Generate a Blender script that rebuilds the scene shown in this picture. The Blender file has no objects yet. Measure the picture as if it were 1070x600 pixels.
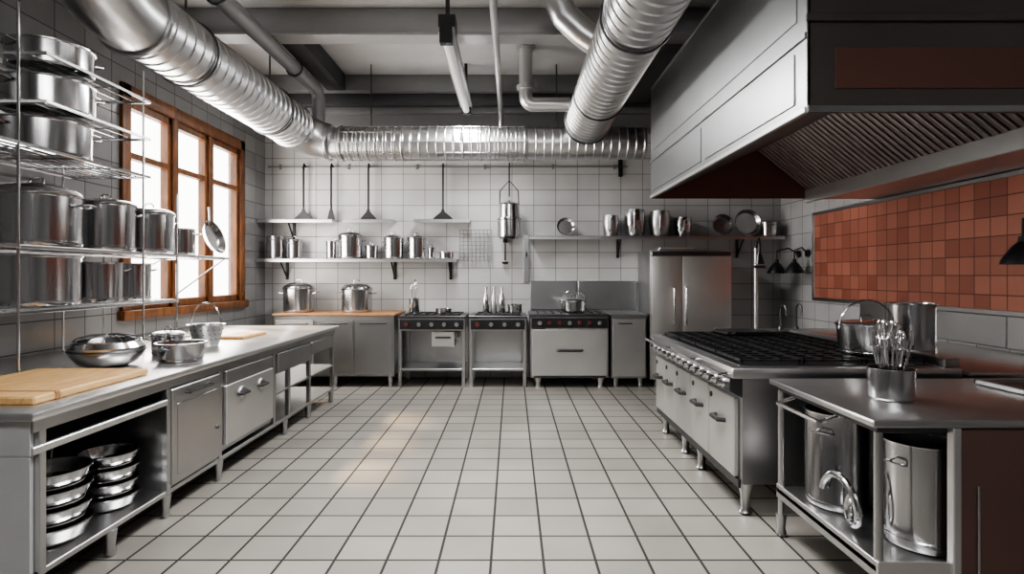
import bpy, bmesh, math, random
from mathutils import Vector, Matrix
random.seed(4)
pi=math.pi
scene=bpy.context.scene
# ------------------------------------------------------------------ materials
def newmat(name):
    m=bpy.data.materials.new(name); m.use_nodes=True
    nt=m.node_tree; b=nt.nodes['Principled BSDF']
    return m,nt,b
def metal(name,col,rough,metallic=1.0,brush=0.02,scale=(3,3,60),bump=0.0):
    m,nt,b=newmat(name)
    b.inputs['Metallic'].default_value=metallic
    tc=nt.nodes.new('ShaderNodeTexCoord'); mp=nt.nodes.new('ShaderNodeMapping')
    mp.inputs['Scale'].default_value=scale
    nz=nt.nodes.new('ShaderNodeTexNoise'); nz.inputs['Scale'].default_value=2.0; nz.inputs['Detail'].default_value=3
    nt.links.new(tc.outputs['Object'],mp.inputs['Vector']); nt.links.new(mp.outputs['Vector'],nz.inputs['Vector'])
    mr=nt.nodes.new('ShaderNodeMapRange'); mr.inputs['To Min'].default_value=max(0.03,rough-brush); mr.inputs['To Max'].default_value=rough+brush
    nt.links.new(nz.outputs['Fac'],mr.inputs['Value']); nt.links.new(mr.outputs['Result'],b.inputs['Roughness'])
    n2=nt.nodes.new('ShaderNodeTexNoise'); n2.inputs['Scale'].default_value=1.7; n2.inputs['Detail'].default_value=4
    nt.links.new(tc.outputs['Object'],n2.inputs['Vector'])
    mx=nt.nodes.new('ShaderNodeMix'); mx.data_type='RGBA'
    mx.inputs[6].default_value=(*[c*0.80 for c in col],1); mx.inputs[7].default_value=(*[min(1,c*1.15) for c in col],1)
    nt.links.new(n2.outputs['Fac'],mx.inputs[0]); nt.links.new(mx.outputs[2],b.inputs['Base Color'])
    return m
def plain(name,col,rough=0.5,metallic=0.0,var=0.08,scale=6):
    m,nt,b=newmat(name)
    b.inputs['Roughness'].default_value=rough; b.inputs['Metallic'].default_value=metallic
    tc=nt.nodes.new('ShaderNodeTexCoord'); n2=nt.nodes.new('ShaderNodeTexNoise'); n2.inputs['Scale'].default_value=scale; n2.inputs['Detail'].default_value=4
    nt.links.new(tc.outputs['Object'],n2.inputs['Vector'])
    mx=nt.nodes.new('ShaderNodeMix'); mx.data_type='RGBA'
    mx.inputs[6].default_value=(*[c*(1-var) for c in col],1); mx.inputs[7].default_value=(*[min(1,c*(1+var)) for c in col],1)
    nt.links.new(n2.outputs['Fac'],mx.inputs[0]); nt.links.new(mx.outputs[2],b.inputs['Base Color'])
    return m
def tile(name,a,bx,size,c1,c2,cm,rough,off=(0,0),mortar=0.006,size_y=None,bump=0.3,stagger=0.0):
    m,nt,b=newmat(name)
    g=nt.nodes.new('ShaderNodeNewGeometry'); sp=nt.nodes.new('ShaderNodeSeparateXYZ'); cb=nt.nodes.new('ShaderNodeCombineXYZ')
    nt.links.new(g.outputs['Position'],sp.inputs[0])
    nt.links.new(sp.outputs[a],cb.inputs[0]); nt.links.new(sp.outputs[bx],cb.inputs[1])
    mp=nt.nodes.new('ShaderNodeMapping'); mp.inputs['Location'].default_value=(off[0],off[1],0)
    nt.links.new(cb.outputs[0],mp.inputs['Vector'])
    br=nt.nodes.new('ShaderNodeTexBrick'); br.offset=stagger; br.squash=1.0
    br.inputs['Scale'].default_value=1; br.inputs['Brick Width'].default_value=size; br.inputs['Row Height'].default_value=size_y or size
    br.inputs['Mortar Size'].default_value=mortar; br.inputs['Mortar Smooth'].default_value=0.1; br.inputs['Bias'].default_value=0
    br.inputs['Color1'].default_value=(*c1,1); br.inputs['Color2'].default_value=(*c2,1); br.inputs['Mortar'].default_value=(*cm,1)
    nt.links.new(mp.outputs['Vector'],br.inputs['Vector'])
    nz=nt.nodes.new('ShaderNodeTexNoise'); nz.inputs['Scale'].default_value=0.9; nz.inputs['Detail'].default_value=5
    nt.links.new(g.outputs['Position'],nz.inputs['Vector'])
    mr=nt.nodes.new('ShaderNodeMapRange'); mr.inputs['From Min'].default_value=.3; mr.inputs['From Max'].default_value=.7
    mr.inputs['To Min'].default_value=.76; mr.inputs['To Max'].default_value=1.07
    nt.links.new(nz.outputs['Fac'],mr.inputs['Value'])
    mu=nt.nodes.new('ShaderNodeMix'); mu.data_type='RGBA'; mu.blend_type='MULTIPLY'; mu.inputs[0].default_value=1
    nt.links.new(br.outputs['Color'],mu.inputs[6]); nt.links.new(mr.outputs['Result'],mu.inputs[7])
    nt.links.new(mu.outputs[2],b.inputs['Base Color'])
    m2=nt.nodes.new('ShaderNodeMapRange'); m2.inputs['To Min'].default_value=rough; m2.inputs['To Max'].default_value=.8
    nt.links.new(br.outputs['Fac'],m2.inputs['Value']); nt.links.new(m2.outputs['Result'],b.inputs['Roughness'])
    bp=nt.nodes.new('ShaderNodeBump'); bp.invert=True; bp.inputs['Strength'].default_value=bump; bp.inputs['Distance'].default_value=.004
    nt.links.new(br.outputs['Fac'],bp.inputs['Height']); nt.links.new(bp.outputs['Normal'],b.inputs['Normal'])
    return m
def wood(name,c1,c2,scale=(14,1.2,14),rough=.45):
    m,nt,b=newmat(name)
    tc=nt.nodes.new('ShaderNodeTexCoord'); mp=nt.nodes.new('ShaderNodeMapping'); mp.inputs['Scale'].default_value=scale
    nz=nt.nodes.new('ShaderNodeTexNoise'); nz.inputs['Scale'].default_value=2.2; nz.inputs['Detail'].default_value=6; nz.inputs['Distortion'].default_value=1.2
    cr=nt.nodes.new('ShaderNodeValToRGB'); cr.color_ramp.elements[0].position=.35; cr.color_ramp.elements[1].position=.68
    cr.color_ramp.elements[0].color=(*c1,1); cr.color_ramp.elements[1].color=(*c2,1)
    nt.links.new(tc.outputs['Object'],mp.inputs['Vector']); nt.links.new(mp.outputs['Vector'],nz.inputs['Vector'])
    nt.links.new(nz.outputs['Fac'],cr.inputs['Fac']); nt.links.new(cr.outputs['Color'],b.inputs['Base Color'])
    b.inputs['Roughness'].default_value=rough
    return m
STEEL=metal('stainless_steel',(.52,.52,.525),.315)
STEELV=metal('stainless_pot',(.52,.52,.53),.17,scale=(2,2,40))
LIGHT=metal('brushed_light_steel',(.68,.68,.68),.33,metallic=.9)
TOPM=metal('counter_top_steel',(.70,.70,.695),.31,metallic=.95,scale=(30,3,3))
WHITE=metal('appliance_pale_steel',(.60,.59,.575),.33,metallic=.75)
PALE=plain('pale_painted_steel',(.52,.525,.53),.4,.2)
DARK=metal('dark_steel',(.13,.13,.14),.34)
HOODM=metal('hood_steel',(.42,.43,.44),.32,scale=(2,2,30))
HOODD=metal('hood_dark_steel',(.17,.155,.15),.36,metallic=.85)
BAFF=metal('baffle_steel',(.62,.53,.51),.34)
BRONZE=metal('bronze_brown_panel',(.17,.10,.09),.36,metallic=.45)
HOODEND=plain('hood_end_reflected_red',(.17,.07,.055),.45,.3)  # red-brown colour paints in a red reflection on the hood's inner end wall
INSET=metal('hood_inset_brown',(.17,.085,.07),.38,metallic=.4)
CHROME=metal('chrome',(.68,.68,.69),.14)
GALV=metal('galvanized_duct',(.62,.62,.63),.32,scale=(8,8,8))
GREY=plain('grey_paint',(.20,.20,.205),.5)
PIPE=plain('pipe_grey_paint',(.36,.36,.365),.4,.3)
BLACK=plain('black_iron',(.02,.02,.022),.42,.3)
BLACKP=plain('black_plastic',(.025,.025,.025),.35)
RED=plain('dark_red_knob',(.10,.025,.02),.35)
CEIL=plain('ceiling_grey_plaster',(.46,.46,.465),.7,0,.4,1.2)
CEILD=plain('ceiling_dark_paint',(.06,.06,.065),.6)
FLOORM=tile('floor_tile',0,1,.275,(.265,.25,.228),(.205,.195,.178),(.009,.009,.008),.3,off=(.11,.05),mortar=.0075)
BACKT=tile('white_wall_tile_back',0,2,.32,(.52,.52,.52),(.47,.47,.47),(.15,.15,.15),.22,mortar=.0045,size_y=.23)
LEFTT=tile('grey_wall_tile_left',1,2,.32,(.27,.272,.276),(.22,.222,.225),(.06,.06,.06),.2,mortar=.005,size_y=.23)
FRONTT=tile('grey_wall_tile_front',0,2,.32,(.42,.42,.425),(.38,.38,.385),(.1,.1,.1),.25,mortar=.005,size_y=.23)
RIGHTT=tile('white_wall_tile_right',1,2,.32,(.48,.48,.485),(.43,.43,.435),(.13,.13,.13),.22,mortar=.0045,size_y=.23)
REDT=tile('red_wall_tile',1,2,.16,(.46,.18,.125),(.30,.10,.068),(.15,.07,.055),.31,mortar=.005,off=(0,.1))
WOODW=wood('window_wood',(.085,.028,.008),(.22,.082,.022),(5,5,1.2))
WOODB=wood('cutting_board_wood',(.50,.29,.11),(.68,.44,.20),(12,1.5,12))
WOODT=wood('worktop_wood',(.26,.12,.05),(.40,.21,.09),(1.5,12,12))
m,nt,b=newmat('window_glass')
tr=nt.nodes.new('ShaderNodeBsdfTransparent'); gl=nt.nodes.new('ShaderNodeBsdfGlossy'); gl.inputs['Roughness'].default_value=.05
mxs=nt.nodes.new('ShaderNodeMixShader'); mxs.inputs[0].default_value=.06
nt.links.new(tr.outputs[0],mxs.inputs[1]); nt.links.new(gl.outputs[0],mxs.inputs[2]); nt.links.new(mxs.outputs[0],nt.nodes['Material Output'].inputs[0])
GLASS=m
m,nt,b=newmat('fluorescent_diffuser'); b.inputs['Base Color'].default_value=(.6,.6,.6,1); b.inputs['Emission Color'].default_value=(1,1,1,1); b.inputs['Emission Strength'].default_value=.2
DIFF=m
# ------------------------------------------------------------------ builder
class B:
    def __init__(s,name): s.name=name; s.bm=bmesh.new(); s.mats=[]
    def mi(s,mat):
        if mat not in s.mats: s.mats.append(mat)
        return s.mats.index(mat)
    def box(s,x0,x1,y0,y1,z0,z1,mat,bev=.004,M=None):
        x0,x1=min(x0,x1),max(x0,x1); y0,y1=min(y0,y1),max(y0,y1); z0,z1=min(z0,z1),max(z0,z1)
        bev=min(bev,(x1-x0)*.3,(y1-y0)*.3,(z1-z0)*.3)
        t=bmesh.new()
        bmesh.ops.create_cube(t,size=1,matrix=Matrix.Translation(((x0+x1)/2,(y0+y1)/2,(z0+z1)/2))@Matrix.Diagonal((x1-x0,y1-y0,z1-z0,1)))
        if bev>.0005: bmesh.ops.bevel(t,geom=t.edges[:],offset=bev,segments=2 if bev>.008 else 1,affect='EDGES',profile=.5)
        k=s.mi(mat)
        vm={}
        for v in t.verts: vm[v]=s.bm.verts.new(M@v.co if M else v.co)
        for f in t.faces:
            nf=s.bm.faces.new([vm[v] for v in f.verts]); nf.material_index=k
        t.free(); return s
    def prism(s,pts,mat,axis='y',a=0,b=1):
        k=s.mi(mat)
        def P(u,v,w):
            return {'y':(u,w,v),'x':(w,u,v),'z':(u,v,w)}[axis]
        A=[s.bm.verts.new(P(u,v,a)) for u,v in pts]; C=[s.bm.verts.new(P(u,v,b)) for u,v in pts]
        n=len(pts)
        fs=[s.bm.faces.new(A),s.bm.faces.new(C[::-1])]
        for i in range(n): fs.append(s.bm.faces.new([A[i],C[i],C[(i+1)%n],A[(i+1)%n]]))
        for f in fs: f.material_index=k
        return s
    def lathe(s,prof,mat,M=None,segs=32):
        k=s.mi(mat); M=M or Matrix.Identity(4); rings=[]
        for r,z in prof:
            if r<1e-5: rings.append([s.bm.verts.new(M@Vector((0,0,z)))])
            else: rings.append([s.bm.verts.new(M@Vector((r*math.cos(2*pi*i/segs),r*math.sin(2*pi*i/segs),z))) for i in range(segs)])
        for A,C in zip(rings[:-1],rings[1:]):
            for i in range(segs):
                j=(i+1)%segs
                if len(A)==1 and len(C)==1: break
                if len(A)==1: f=s.bm.faces.new([A[0],C[j],C[i]])
                elif len(C)==1: f=s.bm.faces.new([A[i],A[j],C[0]])
                else: f=s.bm.faces.new([A[i],A[j],C[j],C[i]])
                f.material_index=k; f.smooth=True
        return s
    def tube(s,pts,r,mat,segs=8,r2=None,closed=False):
        k=s.mi(mat); pts=[Vector(p) for p in pts]; n=len(pts); rings=[]; u=None
        for i,p in enumerate(pts):
            if closed: d=(pts[(i+1)%n]-pts[i-1])
            else: d=(pts[min(i+1,n-1)]-pts[max(i-1,0)])
            d.normalize()
            if u is None:
                u=d.orthogonal().normalized()
            else:
                u=(u-d*u.dot(d)).normalized()
            w=d.cross(u); rr=r if r2 is None else r+(r2-r)*i/(n-1)
            rings.append([s.bm.verts.new(p+rr*(math.cos(2*pi*a/segs)*u+math.sin(2*pi*a/segs)*w)) for a in range(segs)])
        prs=list(zip(rings[:-1],rings[1:]))
        if closed: prs.append((rings[-1],rings[0]))
        for A,C in prs:
            for i in range(segs):
                j=(i+1)%segs
                f=s.bm.faces.new([A[i],A[j],C[j],C[i]]); f.material_index=k; f.smooth=True
        if not closed:
            for R in (rings[0][::-1],rings[-1]):
                f=s.bm.faces.new(R); f.material_index=k
        return s
    def ring(s,c,r,rr,mat,axis='z',n=28,segs=6):
        c=Vector(c); P=[]
        for i in range(n):
            a=2*pi*i/n; ca,sa=math.cos(a)*r,math.sin(a)*r
            P.append(c+Vector({'z':(ca,sa,0),'y':(ca,0,sa),'x':(0,ca,sa)}[axis]))
        return s.tube(P,rr,mat,segs,closed=True)
    def done(s):
        bm=s.bm; bmesh.ops.recalc_face_normals(bm,faces=bm.faces[:])
        xs=[v.co.x for v in bm.verts]; ys=[v.co.y for v in bm.verts]; zs=[v.co.z for v in bm.verts]
        o=Vector(((min(xs)+max(xs))/2,(min(ys)+max(ys))/2,min(zs)))
        for v in bm.verts: v.co-=o
        me=bpy.data.meshes.new(s.name); bm.to_mesh(me); bm.free()
        for m in s.mats: me.materials.append(m)
        me.shade_smooth(); me.set_sharp_from_angle(angle=math.radians(32))
        ob=bpy.data.objects.new(s.name,me); ob.location=o; scene.collection.objects.link(ob)
        return ob
def T(x,y,z): return Matrix.Translation((x,y,z))
# ------------------------------------------------------------------ room
XL,XR,YB,ZC,Y0=-3.63,3.95,8.3,4.35,-2.8
B('floor').box(XL-.2,XR+.2,Y0-.2,YB+.2,-.1,0,FLOORM,0).done()
B('ceiling').box(XL-.2,XR+.2,Y0-.2,YB+.2,ZC,ZC+.1,CEIL,0).done()
B('wall_back').box(XL-.2,XR+.2,YB,YB+.2,0,3.62,BACKT,0).box(XL-.2,XR+.2,YB,YB+.2,3.62,ZC,GREY,0).done()
B('wall_front').box(XL-.2,XR+.2,Y0-.2,Y0,0,ZC,FRONTT,0).done()
B('wall_right').box(XR,XR+.2,Y0,YB,0,ZC,RIGHTT,0).done()
WY0,WY1,WZ0,WZ1=5.22,7.62,1.08,3.3
b=B('wall_left')
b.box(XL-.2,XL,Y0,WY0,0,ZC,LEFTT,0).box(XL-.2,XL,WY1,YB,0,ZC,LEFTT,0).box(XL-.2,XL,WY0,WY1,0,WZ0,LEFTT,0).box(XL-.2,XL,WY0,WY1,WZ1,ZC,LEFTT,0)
b.done()
b=B('window_1')
fx0,fx1=XL-.12,XL+.035
b.box(fx0,fx1,WY0,WY0+.12,WZ0,WZ1,WOODW,.01).box(fx0,fx1,WY1-.12,WY1,WZ0,WZ1,WOODW,.01)
b.box(fx0,fx1,WY0,WY1,WZ1-.13,WZ1,WOODW,.01).box(XL-.12,XL+.07,WY0-.03,WY1+.03,WZ0,WZ0+.09,WOODW,.01)
n=3; w=(WY1-WY0-.24)/n
for i in range(n):
    y0=WY0+.12+i*w; y1=y0+w
    if i>0: b.box(fx0,fx1-.01,y0-.045,y0+.045,WZ0+.05,WZ1-.1,WOODW,.008)
    a0=y0+(.045 if i else 0); a1=y1-(.045 if i<n-1 else 0)
    b.box(XL-.09,XL,a0,a0+.05,WZ0+.09,WZ1-.13,WOODW,.006).box(XL-.09,XL,a1-.05,a1,WZ0+.09,WZ1-.13,WOODW,.006)
    b.box(XL-.09,XL,a0,a1,WZ0+.09,WZ0+.17,WOODW,.006).box(XL-.09,XL,a0,a1,WZ1-.2,WZ1-.13,WOODW,.006)
    b.box(XL-.085,XL-.005,a0,a1,2.62,2.68,WOODW,.005)
    b.box(XL-.06,XL-.055,a0+.04,a1-.04,WZ0+.15,WZ1-.18,GLASS,0)
    b.tube([(XL+.02,a0+.03,1.9),(XL+.045,a0+.03,1.9),(XL+.045,a0+.03,1.8)],.009,BLACK)
b.done()
B('wall_right_tile').box(XR-.02,XR-.001,1.0,7.33,1.22,2.28,REDT,0).box(XR-.035,XR-.001,1.0,7.36,2.28,2.32,STEEL).box(XR-.035,XR-.001,7.33,7.37,1.19,2.3,STEEL).box(XR-.035,XR-.001,1.0,7.37,1.18,1.22,STEEL).done()
b=B('trim_2')
for y in (2.6,3.55,4.5,5.45): b.box(XR-.015,XR-.001,y,y+.94,.92,1.175,STEEL)
b.done()
# beams
b=B('ceiling_beam'); b.box(XL,XR,6.0,6.16,4.06,ZC-.001,PIPE,.01).box(XL,XR,5.96,6.2,4.04,4.075,PIPE,.006).done()
b=B('ceiling_beam'); b.box(XL,XR,3.4,3.56,4.1,ZC-.001,GREY,.01).done()
b=B('ceiling_beam'); b.box(XL,XR,8.0,YB-.001,4.12,ZC-.001,GREY,.01).box(XL,XR,8.12,YB-.001,3.95,4.12,CEILD,.01).box(XL,XR,8.2,YB-.001,3.86,3.95,GREY,.01).done()
b=B('ceiling_beam'); b.box(-2.62,-2.36,6.2,8.0,4.12,ZC-.001,CEILD,.01).done()
b=B('ceiling_beam'); b.box(1.15,1.35,3.56,6.0,4.1,ZC-.001,CEILD,.01).done()
b=B('ceiling_beam'); b.box(1.35,1.9,6.2,8.0,3.95,ZC-.001,CEILD,.01).done()
B('trim_1').box(XL,XR,YB-.03,YB-.001,3.58,3.64,GREY).done()
b=B('utensil_rail'); b.box(XL+.05,1.7,YB-.03,YB-.012,3.085,3.105,GREY)
for x in (-3.4,-2.4,-1.4,-.4,.6,1.5): b.box(x-.015,x+.015,YB-.03,YB-.001,3.06,3.13,GREY)
b.done()
# ------------------------------------------------------------------ ducts
def duct_prof(r,L,step=.13,rib=.010):
    p=[(0,0),(r,0)]; z=.0
    while z+step<L:
        z+=step; p+=[(r,z-.022),(r+rib,z-.012),(r,z-.002)]
    p+=[(r,L),(0,L)]; return p
RY=Matrix.Rotation(-pi/2,4,'X'); RX=Matrix.Rotation(pi/2,4,'Y')
HZ=3.28
b=B('ventilation_duct'); b.lathe(duct_prof(.27,3.0),GALV,T(-2.83,4.2,3.43)@RY,40)
arc=[(-2.83,3.55,4.349),(-2.83,3.55,4.0)]+[(-2.83,4.15-.6*math.cos(a),4.03-.6*math.sin(a)) for a in [i*pi/2/7 for i in range(1,8)]]+[(-2.83,4.24,3.43)]
b.tube(arc,.272,GALV,32)
b.ring((-2.83,4.22,3.43),.285,.02,GALV,'y',36)
arc=[(-2.83+.38*(1-math.cos(a)),7.2+.38*math.sin(a),3.43-.14*a/1.57) for a in [i*pi/2/8 for i in range(9)]]
b.tube(arc,.275,GALV,28,r2=.235)
b.ring(arc[0],.28,.014,GALV,'y',36); b.ring(arc[8],.24,.014,GALV,'x',36)
for y in (4.9,6.6):
    b.ring((-2.83,y,3.43),.284,.01,DARK,'y',36); b.tube([(-2.83,y,3.71),(-2.83,y,4.35)],.01,DARK)
b.done()
b=B('ventilation_duct'); b.lathe(duct_prof(.21,4.2,.11,.008),GALV,T(-2.42,7.62,HZ)@RX,36)
for x in (-1.9,.6): b.tube([(x,7.62,HZ+.2),(x,7.62,4.35)],.01,DARK)
for i in range(22): b.ring((-2.28+2.45*i/21,7.62,HZ),.227,.008 if i%7 else .014,STEEL,'x',28,6)
for i in range(10):
    a=2*pi*i/10+.13; b.tube([(-2.3,7.62+.227*math.cos(a),HZ+.227*math.sin(a)),(.2,7.62+.227*math.cos(a),HZ+.227*math.sin(a))],.006,STEEL,5)
b.done()
b=B('ventilation_duct'); b.lathe(duct_prof(.275,8.74),GALV,T(.98,-1.4,3.52)@RY,40)
b.lathe([(.275,0),(.305,.0),(.305,.05),(.275,.05)],GALV,T(.98,7.28,3.52)@RY,40)
b.lathe([(.3,0),(.3,.03),(.22,.2),(0,.2)],GALV,T(.98,7.33,3.50)@RY,36)
for y in (2.6,4.4,6.3): b.ring((.98,y,3.52),.290,.012,DARK,'y',36); b.tube([(.98,y,3.8),(.98,y,4.35)],.01,DARK)
b.tube([(.9,5.3,3.61),(.66,5.3,3.78),(.5,5.3,3.93),(.42,5.3,4.1),(.4,5.3,4.349)],.13,GALV,24)
b.lathe([(.13,0),(.155,0),(.155,.05),(.13,.05)],GALV,T(.4,5.3,4.28),28)
b.done()
def arcpts(c,r,a0,a1,plane='yz',n=6):
    P=[]
    for i in range(n+1):
        a=a0+(a1-a0)*i/n; u,v=r*math.cos(a),r*math.sin(a)
        P.append({'yz':(c[0],c[1]+u,c[2]+v),'xz':(c[0]+u,c[1],c[2]+v),'xy':(c[0]+u,c[1]+v,c[2])}[plane])
    return P
b=B('ceiling_pipe'); P=[(-2.62,4.6,4.0)]+arcpts((-2.62,7.5,3.85),.15,pi/2,0)+[(-2.62,7.65,3.58)]; b.tube(P,.085,PIPE,18)
for y in (5.0,6.8): b.ring((-2.62,y,4.0),.095,.012,DARK,'y')
b.done()
b=B('ceiling_pipe'); P=[(-.16,1.0,3.82)]+arcpts((-.16,7.75,3.72),.1,pi/2,0)+[(-.16,7.85,3.12)]; b.tube(P,.035,LIGHT,12)
for y in (4.2,6.08,): b.tube([(-.16,y,3.85),(-.16,y,4.05 if y>6 else 4.35)],.01,DARK)
b.done()
b=B('ceiling_pipe'); P=[(.17,7.0,4.349)]+arcpts((.27,7.0,3.72),.1,pi,1.5*pi,'xz')+[(.72,7.0,3.62)]; b.tube(P,.085,LIGHT,18)
b.lathe([(.085,0),(.11,0),(.11,.05),(.085,.05)],PIPE,T(.17,7.0,3.8),20).lathe([(.085,0),(.12,0),(.12,.04),(.085,.04)],PIPE,T(.17,7.0,4.3),20); b.done()
b=B('ceiling_light_fixture')
b.box(-.70,-.54,5.3,7.7,3.78,3.84,PIPE,.01)
b.tube([(-.62,5.35,3.74),(-.62,7.65,3.74)],.045,DIFF,14)
b.box(-.68,-.56,5.28,5.36,3.68,3.84,BLACK).box(-.68,-.56,7.64,7.72,3.68,3.84,BLACK)
for y in (5.45,7.6): b.box(-.64,-.6,y-.02,y+.02,3.84,4.349,BLACK)
b.box(-.7,-.54,5.35,5.55,3.84,3.98,BLACK); b.done()
# ------------------------------------------------------------------ pots
def pot(name,x,y,z,r,h,lid=0.0,handles='loop',ang=0.0,mat=None,long=None,taper=1.0,knob=True,seg=36,bands=1):
    mat=mat or STEELV; b=B(name); z+=.001
    rb=r*taper
    p=[(0,0),(rb*.9,0),(rb*.97,.006),(rb,.022)]
    if bands: p+=[(rb+(r-rb)*.05,h*.10),(rb+(r-rb)*.06-.003,h*.11)]
    p+=[(r,h-.012),(r+.008,h-.008),(r+.009,h),(r-.004,h),(r-.005,h-.01),(rb-.005,.02),(0,.012)]
    b.lathe(p,mat,T(x,y,z),seg)
    if lid>0:
        q=[(r+.004,h+.001),(r+.006,h+.008)]+[(r*math.cos(a),h+.008+lid*math.sin(a)) for a in [i*pi/2/7 for i in range(1,8)]]
        q[-1]=(0.0,h+.008+lid)
        b.lathe(q,mat,T(x,y,z),seg)
        if knob:
            zt=z+h+.006+lid; kr=max(.018,r*.2)
            b.tube([(x-kr,y,zt-.004),(x-kr,y,zt+.02),(x-kr*.6,y,zt+.035),(x+kr*.6,y,zt+.035),(x+kr,y,zt+.02),(x+kr,y,zt-.004)],max(.005,r*.03),mat,8)
    if handles=='loop':
        for sgn in (1,-1):
            c,s_=math.cos(ang)*sgn,math.sin(ang)*sgn; hw=r*.28; o=r*.22+.015; zz=z+h*.82
            def P(u,v,w): return (x+c*u-s_*v,y+s_*u+c*v,w)
            b.tube([P(r*.98,-hw,zz-.01),P(r+o*.7,-hw,zz),P(r+o,-hw*.6,zz+.004),P(r+o,hw*.6,zz+.004),P(r+o*.7,hw,zz),P(r*.98,hw,zz-.01)],max(.005,r*.035),mat,8)
    if handles=='bail':
        P=[(x+math.cos(ang)*r*1.02*math.cos(t),y+math.sin(ang)*r*1.02*math.cos(t),z+h*.85+r*1.05*math.sin(t)) for t in [i*pi/14 for i in range(15)]]
        b.tube(P,max(.005,r*.03),mat,8)
    if long:
        c,s_=math.cos(ang),math.sin(ang); zz=z+h*.85
        b.tube([(x+c*r*.98,y+s_*r*.98,zz-.01),(x+c*(r+.06),y+s_*(r+.06),zz+.015),(x+c*(r+long),y+s_*(r+long),zz+.035)],.011,mat,8)
    return b.done()
# ------------------------------------------------------------------ left prep counter
CF=-2.12
b=B('prep_counter')
b.box(XL+.002,-2.08,2.45,6.8,.86,.9,TOPM,.014)
b.box(XL+.01,CF-.03,2.5,2.54,.04,.86,PALE,.003)
b.box(XL+.01,CF-.01,2.495,2.5,.7,.85,PALE,.003)
b.box(XL+.01,CF-.01,2.495,2.5,.06,.69,PALE,.003)
b.box(-3.05,-3.02,2.54,6.75,.2,.86,DARK)  # dark back panel, its colour stands in for shade inside the counter
b.box(-3.05,CF-.01,2.54,6.75,.14,.17,STEEL)
b.box(CF-.03,CF,2.5,6.76,.8,.86,STEEL)
b.box(CF-.03,CF,2.5,3.48,.70,.735,LIGHT)
b.box(-3.05,CF-.03,2.54,3.48,.70,.715,STEEL)
b.box(-3.0,CF-.02,3.5,4.1,.17,.80,STEEL)
b.box(CF-.02,CF+.005,3.52,4.09,.19,.79,STEEL,.006)
b.box(CF+.003,CF+.009,3.57,4.04,.24,.69,STEEL,.003)
b.tube([(CF+.005,3.66,.745),(CF+.035,3.66,.745),(CF+.035,3.94,.745),(CF+.005,3.94,.745)],.010,DARK)
b.tube([(CF+.012,4.03,.42),(CF+.025,4.03,.42)],.012,DARK)
b.box(-3.0,CF-.02,4.15,5.02,.2,.80,STEEL)
b.box(CF-.02,CF+.005,4.18,5.0,.70,.79,STEEL,.004)
b.box(CF-.02,CF+.008,4.18,5.0,.24,.685,LIGHT,.006)
for yy in (4.42,4.76):
    b.lathe([(0,0),(.05,0),(.05,.012),(.035,.02),(0,.022)],STEEL,T(CF+.006,yy,.585)@RX,24)
    b.tube([(CF+.01,yy-.07,.585),(CF+.04,yy-.05,.585),(CF+.04,yy+.05,.585),(CF+.01,yy+.07,.585)],.013,BLACKP)
b.box(CF-.02,CF+.002,5.12,5.9,.62,.79,STEEL,.005).box(-3.0,CF-.02,5.1,5.92,.6,.8,STEEL)
b.box(CF-.02,CF+.002,5.98,6.66,.66,.79,STEEL,.005)
b.box(-3.05,CF-.01,5.05,6.75,.42,.44,STEEL)
for yy in (2.56,3.5,4.12,5.06,5.4,5.95,6.72):
    b.box(CF-.045,CF-.005,yy-.02,yy+.02,.14,.86,STEEL)
for yy in (3.02,3.5,4.13,5.33,5.95,6.70):
    for xx in (CF-.03,-3.4):
        b.lathe([(0,0),(.018,0),(.03,.02),(.024,.05),(.035,.14),(0,.141)],STEEL,T(xx,yy,0),16)
        if xx<-3: b.tube([(xx,yy,.13),(xx,yy,.86)],.02,STEEL)
b.done()
for i in range(4): pot('stacked_pan',-2.34,2.86,.172+i*.09,.17,.085,handles=None,taper=.85)
for i in range(4): pot('stacked_pan',-2.33,3.26,.172+i*.08,.145,.075,handles=None,taper=.85)
b=B('ladle'); b.tube([(-2.72,3.3,.19),(-2.66,3.28,.62)],.008,STEEL).lathe([(0,0),(.03,.005),(.045,.03),(.042,.03),(0,.01)],STEEL,T(-2.72,3.3,.172)).done()
pot('stockpot',-2.75,2.85,.17,.16,.3,lid=.02)
b=B('cutting_board'); b.box(-2.86,-2.2,2.6,3.42,.902,.94,WOODB,.008); b.box(-2.855,-2.195,2.72,2.75,.903,.942,WOODT,.004).done()
b=B('cutting_board'); b.box(-2.78,-2.52,5.3,5.8,.902,.93,WOODB,.006).done()
b=B('steel_bowl'); cx,cy,cz=-2.68,3.74,.901
b.lathe([(0,0),(.11,0),(.17,.03),(.212,.09),(.215,.13),(.19,.165),(.195,.172),(.18,.172),(.2,.13),(.16,.035),(0,.012)],STEELV,T(cx,cy,cz),40)
b.ring((cx,cy,cz+.11),.218,.005,DARK)
for i in range(6):
    a=pi*i/6
    b.tube([(cx+.185*math.cos(a)*math.cos(t),cy+.185*math.sin(a)*math.cos(t),cz+.168+.045*math.sin(t)) for t in [j*pi/10 for j in range(11)]],.004,DARK,5)
b.done()
pot('saucepan',-2.33,3.98,.9,.155,.13,handles='loop',ang=1.3,taper=.9)
pot('saucepan',-2.62,4.3,.9,.11,.15,lid=.02,ang=.9)
b=B('colander'); cx,cy=-2.6,4.8
b.lathe([(0,0),(.09,0),(.1,.02),(.14,.18),(.15,.185),(.138,.18),(.09,.02),(0,.01)],STEELV,T(cx,cy,.902))
for z in (.06,.10,.14):
    for i in range(16):
        a=2*pi*i/16+z*7; r=.1+.04*z/.18+.003
        b.tube([(cx+math.cos(a)*r*.98,cy+math.sin(a)*r*.98,.902+z),(cx+math.cos(a)*(r+.002),cy+math.sin(a)*(r+.002),.902+z)],.004,DARK,6)
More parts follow.
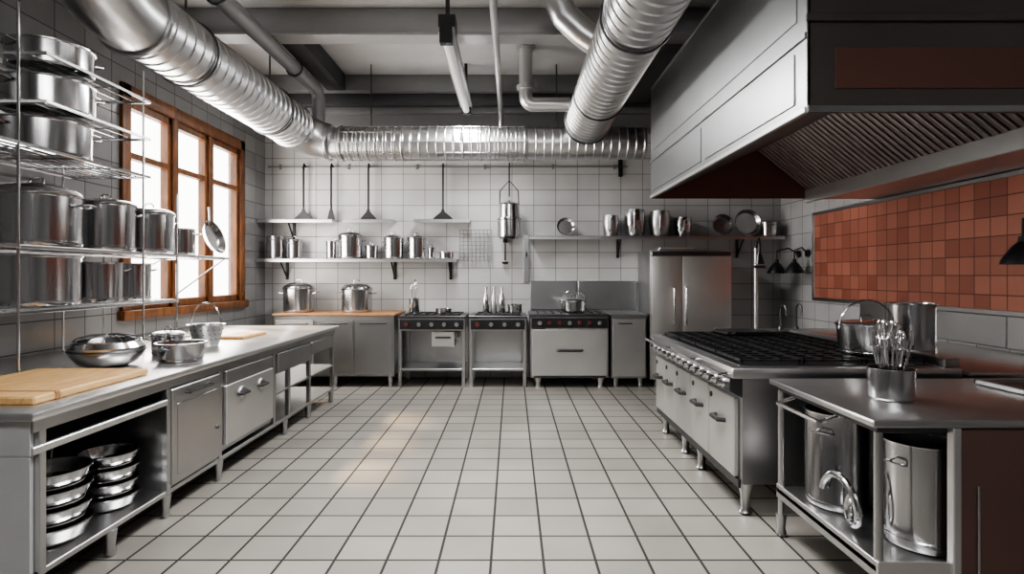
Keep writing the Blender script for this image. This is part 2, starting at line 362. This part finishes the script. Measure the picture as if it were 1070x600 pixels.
b.tube([(cx+.13*math.cos(t),cy,1.07+.2*math.sin(t)) for t in [i*pi/12 for i in range(13)]],.006,STEELV); b.done()
# ------------------------------------------------------------------ wire rack over the counter
b=B('wire_rack')
X0,X1=XL+.11,-2.88
def wshelf(z,y0,y1,dense=9):
    b.box(X1-.012,X1,y0,y1,z-.03,z-.008,CHROME,.003); b.box(X0,X0+.012,y0,y1,z-.03,z-.008,CHROME,.003)
    for yy in (y0,y1): b.box(X0,X1,yy-.006,yy+.006,z-.03,z-.008,CHROME,.003)
    for i in range(dense): 
        x=X0+.05+(X1-X0-.1)*i/(dense-1); b.tube([(x,y0,z-.005),(x,y1,z-.005)],.004,CHROME,5)
    k=int((y1-y0)/.3)
    for i in range(1,k): 
        yy=y0+(y1-y0)*i/k; b.tube([(X0,yy,z-.014),(X1,yy,z-.014)],.004,CHROME,5)
wshelf(1.3,3.1,4.88); wshelf(1.69,3.1,5.75); wshelf(2.3,3.1,4.5); wshelf(2.6,3.5,4.5,6); wshelf(2.9,3.5,4.5,6)
for yy,zt in ((3.3,3.1),(4.42,3.1),(4.86,2.2)):
    for xx in (X1-.006,X0+.006): b.tube([(xx,yy,.902),(xx,yy,zt)],.008,CHROME)
for xx in (X1-.006,X0+.006): b.tube([(xx,5.7,1.68),(xx,4.86,1.34)],.007,CHROME)
b.done()
pot('stockpot',-3.2,3.86,2.3,.27,.23,handles='loop',ang=1.2)
pot('stockpot',-3.2,3.9,2.6,.265,.22,handles='loop',ang=1.2)
pot('stockpot',-3.2,3.92,2.9,.25,.17,handles='loop',ang=1.2)
pot('stockpot',-3.18,3.78,1.69,.25,.34,lid=.08,handles='loop',ang=.25)
pot('stockpot',-3.18,4.42,1.69,.2,.36,lid=.04,handles='loop',ang=1.0)
pot('stockpot',-3.15,4.9,1.69,.19,.34,lid=.05,handles='loop',ang=1.2)
pot('saucepan',-3.15,5.36,1.69,.13,.25,handles='loop',ang=.3)
b=B('frying_pan'); M=T(-3.0,5.64,1.875)@Matrix.Rotation(1.25,4,'Y'); b.lathe([(0,0),(.13,0),(.17,.04),(.175,.04),(.135,-.006),(0,-.006)],STEELV,M); b.tube([M@Vector((-.165,0,.035)),M@Vector((-.3,0,.07))],.01,STEEL); b.done()
pot('stockpot',-3.18,3.75,1.3,.26,.33,handles=None)
pot('stockpot',-3.15,4.28,1.3,.17,.3,handles='loop',ang=1)
pot('stockpot',-3.15,4.66,1.3,.15,.3,handles='loop',ang=1)
# ------------------------------------------------------------------ back wall equipment
FY=7.55
b=B('back_cabinet')
x0,x1=-3.2,-1.56
b.box(x0,x1,FY-.02,YB-.02,.96,.99,WOODT,.006)
b.box(x0+.02,x1-.02,FY+.02,YB-.03,.15,.96,STEEL)
for i in range(3):
    a=x0+.03+i*.53; b.box(a,a+.51,FY,FY+.02,.18,.90,STEEL if i else LIGHT,.006)
    b.tube([(a+.08,FY,.86),(a+.08,FY-.03,.86),(a+.43,FY-.03,.86),(a+.43,FY,.86)],.008,DARK)
for xx in (x0+.08,(x0+x1)/2,x1-.08):
    for yy in (FY+.07,YB-.1): b.lathe([(0,0),(.022,0),(.035,.15),(0,.151)],STEEL,T(xx,yy,0),16)
b.done()
def open_stove(x0,x1,z,knobs,grill):
    b=B('stove_table')
    b.box(x0,x1,FY-.02,YB-.03,z-.03,z,DARK,.006)
    b.box(x0+.02,x1-.02,FY,YB-.05,z-.2,z-.03,STEEL)
    b.box(x0+.03,x1-.03,FY-.015,FY,z-.18,z-.05,BLACK)
    for k in range(knobs):
        xx=x0+.12+(x1-x0-.24)*k/(knobs-1)
        b.lathe([(0,0),(.03,0),(.026,.025),(0,.028)],RED if k==0 else STEEL,T(xx,FY-.012,z-.115)@Matrix.Rotation(pi/2,4,'X'),16)
    for xx in (x0+.03,x1-.03):
        for yy in (FY+.03,YB-.12): b.box(xx-.022,xx+.022,yy-.022,yy+.022,.0,z-.03,STEEL)
    b.box(x0+.03,x1-.03,FY+.02,YB-.1,.22,.25,STEEL)
    b.box(x0+.05,x1-.05,YB-.12,YB-.1,.25,z-.2,STEEL)
    if grill: b.box(x0+.45,x1-.15,FY+.02,FY+.3,z-.42,z-.21,WHITE,.008).box(x0+.5,x1-.2,FY+.005,FY+.02,z-.30,z-.28,BLACK)
    for i in range(7):
        xx=x0+.1+(x1-x0-.2)*i/6; b.box(xx-.008,xx+.008,FY+.08,YB-.12,z,z+.02,BLACK,0)
    b.box(x0+.08,x1-.08,FY+.08,FY+.1,z+.001,z+.018,BLACK,0).box(x0+.08,x1-.08,YB-.16,YB-.14,z+.001,z+.018,BLACK,0)
    b.done()
open_stove(-1.53,-.62,.96,5,True)
open_stove(-.58,.2,.96,4,False)
b=B('oven')
x0,x1=.25,1.29
b.box(x0,x1,FY,YB-.03,.13,.95,STEEL,.006).box(x0-.01,x1+.01,FY-.03,YB-.03,.95,.985,DARK,.006)
b.box(x0+.01,x1-.01,FY-.02,FY,.80,.93,BLACK,.004)
for k in range(7):
    xx=x0+.12+.8*k/6; b.lathe([(0,0),(.03,0),(.026,.025),(0,.028)],RED if k in(1,2,4,5) else STEEL,T(xx,FY-.02,.865)@Matrix.Rotation(pi/2,4,'X'),16)
b.box(x0+.02,x1-.02,FY-.025,FY,.16,.78,LIGHT,.01)
b.tube([(x0+.35,FY-.02,.5),(x0+.37,FY-.06,.5),(x1-.37,FY-.06,.5),(x1-.35,FY-.02,.5)],.016,BLACKP)
b.box(x0+.02,x0+.2,FY-.02,FY,.785,.795,BLACK)
b.box(x0+.04,x1-.04,FY-.015,FY,.13,.155,DARK)
for xx in (x0+.1,x1-.1):
    for yy in (FY+.06,YB-.12): b.lathe([(0,0),(.04,0),(.03,.05),(.055,.13),(0,.131)],WHITE,T(xx,yy,0),16)
for i in range(9): 
    xx=x0+.1+.84*i/8; b.box(xx-.007,xx+.007,FY+.06,YB-.12,.985,1.0,BLACK,0)
b.done()
b=B('trim_3'); b.box(.27,.95,YB-.025,YB-.001,1.0,1.42,HOODM,.006).box(.97,1.83,YB-.025,YB-.001,1.0,1.42,HOODM,.006).done()
b=B('low_cabinet'); b.box(1.33,1.80,FY+.02,YB-.03,.12,.95,STEEL,.006).box(1.32,1.81,FY-.01,YB-.03,.95,.98,STEEL,.006).box(1.35,1.78,FY,FY+.02,.15,.92,LIGHT,.008)
b.tube([(1.42,FY,.86),(1.42,FY-.03,.86),(1.6,FY-.03,.86),(1.6,FY,.86)],.008,BLACKP)
for xx in (1.4,1.73):
    for yy in (FY+.08,YB-.1): b.lathe([(0,0),(.025,0),(.035,.12),(0,.121)],STEEL,T(xx,yy,0),16)
b.done()
b=B('refrigerator'); b.box(1.85,2.95,FY+.03,YB-.03,.1,1.84,STEEL,.01)
b.box(1.87,2.27,FY,FY+.03,.14,1.76,WHITE,.01).box(2.28,2.93,FY,FY+.03,.14,1.76,WHITE,.01).box(1.87,2.93,FY+.005,FY+.03,1.765,1.82,DARK)
for xx in (2.16,2.32): b.tube([(xx,FY,1.35),(xx,FY-.05,1.33),(xx,FY-.05,.85),(xx,FY,.83)],.014,CHROME)
for xx in (1.95,2.85):
    for yy in (FY+.1,YB-.1): b.lathe([(0,0),(.03,0),(.03,.1),(0,.101)],DARK,T(xx,yy,0),12)
b.done()
b=B('tray_stack'); b.box(2.0,2.55,7.7,8.2,1.841,1.865,STEEL).box(2.02,2.5,7.72,8.18,1.865,1.885,LIGHT).done()
def wall_shelf(x0,x1,z,d=.34,br=(),mat=STEEL):
    b=B('wall_shelf'); b.box(x0,x1,YB-d,YB-.001,z-.022,z,mat,.005); b.box(x0,x1,YB-d,YB-d+.012,z-.05,z,mat,.003)
    for xx in br:
        b.box(xx-.02,xx+.02,YB-.02,YB-.001,z-.3,z-.02,BLACK).box(xx-.015,xx+.015,YB-d+.05,YB-.02,z-.045,z-.022,BLACK)
        b.tube([(xx,YB-.02,z-.27),(xx,YB-d*.5,z-.12),(xx,YB-d+.08,z-.04)],.012,BLACK)
    b.done()
wall_shelf(XL+.02,-.78,1.74,br=(-3.3,-1.72,-.9))
wall_shelf(.25,3.85,2.06,br=(1.55,3.3))
wall_shelf(XL+.02,-2.55,2.30,.3,(-3.2,)); wall_shelf(-2.4,-1.7,2.30,.3,()); wall_shelf(-1.4,-.6,2.30,.3,())
def spat(x,fl):
    b=B('hanging_spatula'); y=8.18
    b.tube([(x,8.262,3.09),(x,8.2,3.12),(x,y,3.06),(x,y,2.45)],.014,BLACK)
    b.ring((x,y,3.05),.03,.007,BLACK,'x',14)
    b.prism([(x-.012,2.47),(x+.012,2.47),(x+.03,2.42),(x+fl,2.33),(x+fl,2.31),(x-fl,2.31),(x-fl,2.33),(x-.03,2.42)],BLACK,'y',y-.012,y+.012)
    b.done()
spat(-3.02,.13); spat(-2.62,.05) ; spat(-2.08,.11); spat(-1.0,.14)
yS=8.12
pot('stockpot',-3.4,yS,1.74,.13,.32,handles='loop',ang=pi/2); pot('saucepan',-3.13,yS,1.74,.11,.26,lid=.02,ang=pi/2)
pot('saucepan',-2.60,yS,1.74,.07,.25,handles=None); pot('stockpot',-2.32,yS-.02,1.74,.17,.32,lid=.06,ang=.5); pot('canister',-2.02,yS,1.74,.09,.18,handles=None,lid=.01)
pot('stockpot',-1.70,yS,1.74,.14,.29,lid=.05,ang=.5); pot('stockpot',-1.37,yS,1.74,.13,.29,lid=.04,ang=.5); pot('canister',-1.16,yS,1.74,.05,.15,handles=None,lid=.01)
pot('saucepan',-.94,yS,1.74,.1,.1,ang=pi/2)
b=B('grid_rack')
for i in range(9): x=-.76+.46*i/8; b.tube([(x,8.2,1.72),(x,8.2,2.16)],.006,GREY,5)
for i in range(9): z=1.72+.44*i/8; b.tube([(-.76,8.2,z),(-.3,8.2,z)],.006,GREY,5)
for x in (-.7,-.36): b.tube([(x,8.2,2.1),(x,8.299,2.1)],.008,DARK); b.tube([(x,8.2,1.8),(x,8.299,1.8)],.008,DARK)
b.done()
b=B('hanging_pot'); x,y=-.04,8.02
b.tube([(x,8.262,3.09),(x,8.1,3.12),(x,y,3.08),(x,y,2.62)],.01,BLACK)
b.lathe([(0,0),(.13,0),(.165,.03),(.165,.26),(.175,.27),(.175,.29),(.15,.30),(.145,.48),(.16,.49),(.14,.5),(.02,.54),(0,.56)],STEELV,T(x,y,2.02))
b.tube([(x-.14,y,2.4),(x-.13,y,2.7),(x,y,2.85),(x+.13,y,2.7),(x+.14,y,2.4)],.008,BLACK); b.done()
b=B('hanging_ladle'); b.tube([(-.1,8.24,2.02),(-.1,8.22,1.72)],.012,BLACK); b.box(-.13,-.07,8.22,8.299,1.98,2.04,BLACK); b.lathe([(0,0),(.04,.01),(.055,.04),(.05,.04),(0,.012)],BLACK,T(-.1,8.22,1.66)); b.done()
b=B('wall_hook'); b.box(.17,.25,8.27,8.299,1.4,2.1,HOODM); b.tube([(.21,8.27,1.8),(.21,8.15,1.78),(.21,8.13,1.84)],.012,DARK); b.done()
b=B('wall_hook'); b.box(1.56,1.62,8.27,8.299,2.95,3.2,BLACK).done()
def lean_pan(x,r,tilt):
    b=B('frying_pan'); z=2.062+r*math.cos(tilt)*1.0+.01; M=T(x,8.12,z)@Matrix.Rotation(pi/2-tilt,4,'X')
    b.lathe([(0,0),(r*.8,0),(r,.05),(r+.006,.05),(r*.82,-.006),(0,-.006)],STEELV,M,28); b.done()
lean_pan(.77,.125,.2)
for i,(x,r,h) in enumerate([(1.42,.12,.30),(1.76,.155,.38),(2.12,.155,.36),(2.46,.13,.27)]):
    b=B('steel_jug')
    b.lathe([(0,0),(r*.7,0),(r*.8,.02),(r*.98,h*.6),(r*.9,h),(r*.84,h),(r*.7,.04),(0,.04)],STEELV if i%2 else STEEL,T(x,8.12,2.062),24)
    b.tube([(x,8.12-r*.88,2.062+h*.85),(x-.04,7.92,2.062+h*.75),(x-.05,7.91,2.062+h*.3),(x-.02,8.12-r*.85,2.062+h*.25)],.010,STEEL)
    b.done()
lean_pan(3.02,.15,.15); lean_pan(3.37,.185,.15); pot('saucepan',3.68,8.1,2.06,.11,.2,handles='loop',ang=pi/2)
pot('stockpot',-2.98,7.9,.99,.21,.33,lid=.08); pot('stockpot',-2.17,7.9,.99,.21,.32,lid=.08)
def jar(x,y,z,r,h,mat=STEELV,n=5,L=.2,name='utensil_jar',th=.045):
    b=B(name); b.lathe([(0,0),(r*.9,0),(r,.012),(r,h),(r+.004,h+.003),(r-.004,h),(r-.006,.012),(0,.01)],mat,T(x,y,z+.001),28)
    for i in range(n):
        a=2*pi*i/n+.4; rr=.8 if i%2 else .45
        bx,by=x+math.cos(a)*r*.3,y+math.sin(a)*r*.3; tx,ty=x+math.cos(a)*r*rr,y+math.sin(a)*r*rr; zt=z+h+L*(.55+.35*((i*37)%10)/10)
        b.tube([(bx,by,z+.03),(tx,ty,zt)],max(.003,r*th),CHROME,7)
        if i%3==0: b.lathe([(0,-.01),(r*.16,0),(r*.2,.03),(r*.12,.055),(0,.06)],CHROME,T(tx,ty,zt),12)
        elif i%3==1:
            for k in range(4):
                ca,sa=math.cos(k*pi/4),math.sin(k*pi/4)
                b.tube([(tx+ca*r*.2*math.sin(t),ty+sa*r*.2*math.sin(t),zt+.05-.05*math.cos(t)) for t in [j*2*pi/12 for j in range(12)]],.002,CHROME,4,closed=True)
        else: b.tube([(tx,ty,zt-.01),(tx,ty,zt+.06)],r*.1,CHROME,8)
    return b.done()
jar(-1.36,7.85,.98,.07,.2)
for i,x in enumerate((-.36,-.25,-.14)):
    b=B('bottle'); b.lathe([(0,0),(.04,0),(.045,.01),(.045,.2),(.015,.28),(.015,.34),(.02,.34),(.02,.36),(0,.36)],STEELV if i!=1 else LIGHT,T(x,7.85+.03*(i%2),.981),20).done()
pot('saucepan',.04,7.85,.98,.1,.12,ang=pi/2)
pot('kettle',.86,7.85,1.0,.17,.14,lid=.05,handles='bail')
pot('saucepan',-.95,7.85,.98,.11,.06,handles=None)
# ------------------------------------------------------------------ range island
b=B('cooking_range')
rx0,rx1,ry0,ry1=1.38,2.78,3.5,5.46
b.box(rx0+.04,rx1,ry0,ry1,.2,.86,STEEL,.008)
b.box(rx0-.02,rx1,ry0-.02,ry1+.02,.86,.93,STEEL,.012)
b.prism([(rx0-.03,.78),(rx0-.03,.86),(rx0+.05,.88),(rx0+.05,.74)],DARK,'y',ry0+.0,ry1)
nk=13
for k in range(nk):
    yy=ry0+.1+(ry1-ry0-.2)*k/(nk-1)
    b.lathe([(0,0),(.034,0),(.034,.008),(.024,.012),(.022,.04),(0,.042)],CHROME,T(rx0-.03,yy,.82)@Matrix.Rotation(-pi/2,4,'Y'),16)
b.tube([(rx0-.085,ry0+.02,.885),(rx0-.085,ry1-.02,.885)],.012,CHROME)
for yy in (ry0+.03,ry0+.65,ry0+1.3,ry1-.03): b.tube([(rx0-.085,yy,.885),(rx0-.01,yy,.885)],.008,CHROME)
doors=[(3.53,3.97),(3.99,4.36),(4.38,4.78),(4.80,5.10),(5.12,5.43)]
for i,(a,c) in enumerate(doors):
    b.box(rx0+.005,rx0+.04,a,c,.24,.735,WHITE if i!=2 else LIGHT,.008)
    m_=(a+c)/2; b.tube([(rx0+.01,m_-.08,.56),(rx0-.035,m_-.06,.56),(rx0-.035,m_+.06,.56),(rx0+.01,m_+.08,.56)],.016,BLACKP)
    b.lathe([(0,0),(.02,0),(.018,.01),(0,.012)],DARK,T(rx0+.006,c-.05,.68)@Matrix.Rotation(-pi/2,4,'Y'),12)
b.box(rx0+.02,rx0+.04,ry0,ry1,.18,.235,DARK)
for yy in (3.56,4.38,4.78,5.38):
    for xx in (rx0+.09,rx1-.09): b.lathe([(0,0),(.03,0),(.042,.015),(.028,.04),(.03,.12),(.05,.2),(0,.201)],STEEL,T(xx,yy,0),18)
b.box(rx0+.05,rx1-.12,ry0+.06,ry1-.06,.93,.936,DARK,.002)
gw=(rx1-.14-rx0-.07)/3; gd=(ry1-ry0-.16)/4
for i in range(3):
    for j in range(4):
        gx,gy_=rx0+.07+i*gw,ry0+.08+j*gd; x1_,y1_=gx+gw-.015,gy_+gd-.015; z0,z1=.952,.968
        for xx in (gx,x1_-.014): b.box(xx,xx+.014,gy_,y1_,z0,z1,BLACK,0)
        for yy in (gy_,y1_-.014): b.box(gx,x1_,yy,yy+.014,z0,z1,BLACK,0)
        for k in (1,2,3): b.box(gx,x1_,gy_+(y1_-gy_)*k/4-.006,gy_+(y1_-gy_)*k/4+.006,z0,z1,BLACK,0)
        for k in (1,2): b.box(gx+(x1_-gx)*k/3-.006,gx+(x1_-gx)*k/3+.006,gy_,y1_,z0,z1,BLACK,0)
        for xx in (gx+.004,x1_-.012):
            for yy in (gy_+.004,y1_-.012): b.box(xx,xx+.01,yy,yy+.01,.934,z0,BLACK,0)
        b.lathe([(0,0),(.06,0),(.06,.008),(.04,.014),(0,.014)],DARK,T((gx+x1_)/2,(gy_+y1_)/2,.936),18)
b.box(rx1-.1,rx1,ry0,ry1,.93,.985,STEEL,.006)
b.done()
pot('stockpot',2.42,3.85,.968,.185,.20,lid=.02,handles='bail',taper=.93)
b=B('griddle_pan'); b.box(1.9,2.35,5.0,5.36,.969,.99,DARK,.008).box(1.92,2.33,5.02,5.34,.99,1.0,BLACK,.004); b.tube([(1.95,5.0,.985),(1.95,4.93,1.0),(2.3,4.93,1.0),(2.3,5.0,.985)],.01,BLACK); b.done()
b=B('wall_counter'); b.box(2.84,XR-.04,3.5,5.5,.86,.9,STEEL,.01).box(2.88,XR-.05,3.56,5.46,.12,.86,STEEL,.006)
for xx in (2.95,3.85):
    for yy in (3.65,5.35): b.lathe([(0,0),(.03,0),(.035,.12),(0,.121)],STEEL,T(xx,yy,0),12)
b.done()
pot('stockpot',3.05,4.32,.9,.165,.39,handles=None)
b=B('sink_counter'); b.box(2.3,XR-.04,5.75,6.45,.86,.9,STEEL,.01).box(2.34,XR-.06,5.8,6.42,.6,.86,STEEL)
for xx in (2.4,3.8):
    for yy in (5.85,6.38): b.tube([(xx,yy,0),(xx,yy,.62)],.02,STEEL)
b.done()
b=B('faucet'); x=3.0
for dx in (0,.17):
    b.lathe([(0,0),(.03,0),(.025,.03),(.015,.04),(0,.04)],DARK,T(x+dx,6.3,.9)); b.tube([(x+dx,6.3,.93),(x+dx,6.3,1.12)]+[(x+dx,6.24+.06*math.cos(t),1.12+.06*math.sin(t)) for t in [i*pi/8 for i in range(1,9)]]+[(x+dx,6.18,1.06)],.012,DARK)
b.done()
b=B('pre_rinse_stand'); x,y=2.68,6.2
b.lathe([(0,0),(.05,0),(.045,.02),(.02,.03),(0,.03)],CHROME,T(x,y,.901)); b.tube([(x,y,.92),(x,y,1.8)],.02,LIGHT,12)
b.tube([(x,y,1.8),(x,y-.03,1.88),(x-.02,y-.12,1.9),(x-.04,y-.18,1.84),(x-.04,y-.18,1.74)],.012,BLACK)
b.lathe([(0,0),(.05,0),(.03,.08),(.012,.14),(0,.14)],DARK,T(x-.04,y-.18,1.62)); b.box(x-.03,x+.1,y-.02,y+.02,1.58,1.61,DARK); b.done()
def lamp(y,z,xo,s):
    b=B('sconce_lamp'); x=XR-xo
    b.lathe([(0,0),(.04*s+.01,0),(.04*s+.01,.015),(0,.02)],BLACK,T(XR-.022,y,z+.28*s)@Matrix.Rotation(-pi/2,4,'Y'))
    b.tube([(XR-.025,y,z+.28*s),(XR-xo*.5,y,z+.36*s),(x,y,z+.32*s),(x,y,z+.18*s)],.010,BLACK)
    b.lathe([(.13*s,0),(.125*s,.03*s),(.06*s,.13*s),(.03*s,.16*s),(.025*s,.2*s),(0,.2*s),(0,.19*s),(.05*s,.125*s),(.115*s,.03*s),(.12*s,0)],BLACK,T(x,y,z))
    b.done()
lamp(7.74,1.53,.32,.95); lamp(7.5,1.53,.2,.95); lamp(4.0,1.58,.33,1.0)
# ------------------------------------------------------------------ foreground right counter
b=B('steel_work_counter')
cx0,cx1,cy0,cy1=1.5,3.3,2.34,3.3
b.box(cx0,cx1,cy0,cy1,.865,.9,STEEL,.01)
b.box(cx0+.04,cx1,cy0+.04,cy1-.04,.835,.865,DARK)
b.box(1.86,3.28,cy0+.02,cy0+.045,.02,.86,BRONZE,.006)
b.box(2.07,3.28,cy0+.045,cy1-.03,.05,.86,DARK,.004)
b.box(1.835,1.87,cy0+.005,cy0+.045,0,.865,LIGHT,.004)
b.box(1.94,1.95,cy0+.008,cy0+.02,.0,.62,STEEL,.002)
b.box(cx0+.03,2.07,cy0+.03,cy1-.03,.25,.28,STEEL,.004)
b.box(cx0+.03,cx0+.045,cy0+.03,cy1-.03,.22,.3,STEEL,.003)
b.box(cx0+.03,1.84,cy0+.02,cy0+.035,.22,.3,LIGHT,.003)
for xx,yy in ((cx0+.05,cy0+.05),(cx0+.05,cy1-.05)):
    b.tube([(xx,yy,.12),(xx,yy,.84)],.018,STEEL,12); b.lathe([(0,0),(.018,0),(.03,.02),(.022,.05),(.03,.13),(0,.131)],STEEL,T(xx,yy,0),14)
b.tube([(cx0-.04,cy0+.35,.8),(cx0-.04,cy1-.2,.8)],.012,CHROME)
for yy in (cy0+.35,cy1-.2): b.tube([(cx0-.04,yy,.8),(cx0+.05,yy,.83)],.01,CHROME)
b.done()
pot('stockpot',1.76,3.03,.28,.17,.5,handles='loop',ang=pi+.6)
pot('stockpot',1.87,2.58,.28,.15,.47,handles='loop',ang=.3)
b=B('coiled_hose'); P=[]
for i in range(40):
    t=i/39; a=t*2.2*pi; P.append((1.60+.03*t,2.82-.2*t+.09*math.cos(a),.41+.11*math.sin(a)*(1-.2*t)))
b.tube(P,.017,CHROME,10); b.done()
jar(1.84,2.74,.9,.1,.15,n=13,L=.16,name='utensil_pot',th=.055)
b=B('serving_tray'); tx0,tx1=2.55,3.15; b.box(tx0,tx1,2.72,3.12,.901,.91,DARK,.003)
for q in ((tx0,tx1,2.72,2.74),(tx0,tx1,3.10,3.12),(tx0,tx0+.02,2.72,3.12),(tx1-.02,tx1,2.72,3.12)): b.box(*q,.905,.93,STEEL,.004)
b.done()
# ------------------------------------------------------------------ hood
b=B('extractor_hood')
hx,hy0,hy1=1.5,2.87,6.1; zb=2.33; zt=3.5; hr=3.15
t=.02
b.box(hx,hx+t,hy0,hy1,zb,zt,HOODM,.004)
b.box(hx-.012,hx,hy0,hy1,zb,zb+.03,LIGHT,.003)
b.box(hx-.012,hx,hy0,hy1,zb+.38,zb+.41,HOODM,.003)
for a,c in ((hy0+.12,hy0+1.5),(hy0+1.6,hy1-.1)):
    b.box(hx-.008,hx,a,c,zb+.07,zb+.34,HOODM,.003)
b.box(hx-.006,hx,hy0+.1,hy1-.1,zb+.5,zt-.08,HOODM,.003)
b.box(hx+.001,XR-.01,hy0,hy0+t,zb,zt,HOODD,.004)
b.box(hx,XR-.01,hy0-.012,hy0,zb,zb+.035,HOODM,.003)
b.box(hx+.14,XR-.2,hy0-.008,hy0,zb+.12,zb+.33,INSET,.004)
b.box(hx-.01,XR-.01,hy0-.02,hy0,zb+.46,zb+.50,HOODD,.004)
b.box(hx+.001,XR-.01,hy1-t,hy1,zb,zt,HOODEND,.004)
b.box(hx,XR-.01,hy0,hy1,zt,zt+.03,HOODM,.006)
b.prism([(hx+.02,zb+.01),(2.62,2.83),(2.62,2.86),(hx+.02,zb+.05)],HOODD,'y',hy0+t,hy1-t)
b.box(hr,hr+.03,hy0+t,hy1-t,2.28,2.42,LIGHT,.005)
b.box(hr+.03,XR-.01,hy0+t,hy1,2.325,2.35,STEEL,.003)
p0=Vector((2.62,0,2.84)); p1=Vector((hr+.02,0,2.40)); dv=(p1-p0); L=dv.length; ang=math.atan2(-dv.z,dv.x)
nb=46
for i in range(nb):
    y=hy0+t+.01+(hy1-hy0-.06)*i/nb; w=(hy1-hy0-.06)/nb*.6
    M=T(p0.x,0,p0.z)@Matrix.Rotation(ang,4,'Y')
    b.box(0,L,y,y+w,0,.018,BAFF,.003,M)
M=T(p0.x,0,p0.z)@Matrix.Rotation(ang,4,'Y'); b.box(0,L,hy0+t,hy1-t,.02,.03,HOODD,0,M)
b.done()
b=B('hood_exhaust_duct'); b.box(2.0,3.2,3.6,5.2,3.531,4.349,HOODD,.01); b.box(1.95,3.25,3.565,5.25,3.532,3.6,HOODM,.006); b.done()
# ------------------------------------------------------------------ lights
w=bpy.data.worlds.new('World'); scene.world=w; w.use_nodes=True
bg=w.node_tree.nodes['Background']; bg.inputs[0].default_value=(1,.97,.93,1); bg.inputs[1].default_value=7
def area(name,loc,rot,sx,sy,pw,col=(1,1,1),spread=180):
    l=bpy.data.lights.new(name,'AREA'); l.shape='RECTANGLE'; l.size=sx; l.size_y=sy; l.energy=pw; l.color=col; l.spread=math.radians(spread)
    o=bpy.data.objects.new(name,l); o.location=loc; o.rotation_euler=rot; scene.collection.objects.link(o); return o
area('ceiling_lamp_light',(-.62,6.4,3.66),(0,0,0),.3,2.2,135,(1,.99,.97))
area('fill_light_b',(-.1,3.2,4.0),(0,0,0),.9,2.2,125,(1,.98,.95),100)  # added fill over the room centre, no fixture belongs to it
area('fill_light_c',(0,-.8,3.9),(math.radians(25),0,0),3.0,1.0,125,(1,.98,.96))  # added frontal fill from behind the camera, not an actual lamp
area('window_daylight',(XL+.12,6.4,2.2),(0,math.radians(-90),0),2.0,2.1,125,(1,.95,.88))
s=bpy.data.lights.new('sun','SUN'); s.energy=16; s.color=(1,.70,.40); s.angle=.09
so=bpy.data.objects.new('sun',s); scene.collection.objects.link(so)
so.rotation_euler=Vector((1.9,-1.0,-2.15)).to_track_quat('-Z','Y').to_euler()
# ------------------------------------------------------------------ camera
c=bpy.data.cameras.new('camera'); c.sensor_width=36; c.lens=590/1070*36; c.shift_y=-12/1070; c.clip_end=60
co=bpy.data.objects.new('camera',c); co.location=(0,0,1.5); co.rotation_euler=(pi/2,0,0); scene.collection.objects.link(co); scene.camera=co
try:
    scene.view_settings.view_transform='AgX'; scene.view_settings.look='AgX - Medium High Contrast'
except Exception as e: print(e)
scene.view_settings.exposure=0.08
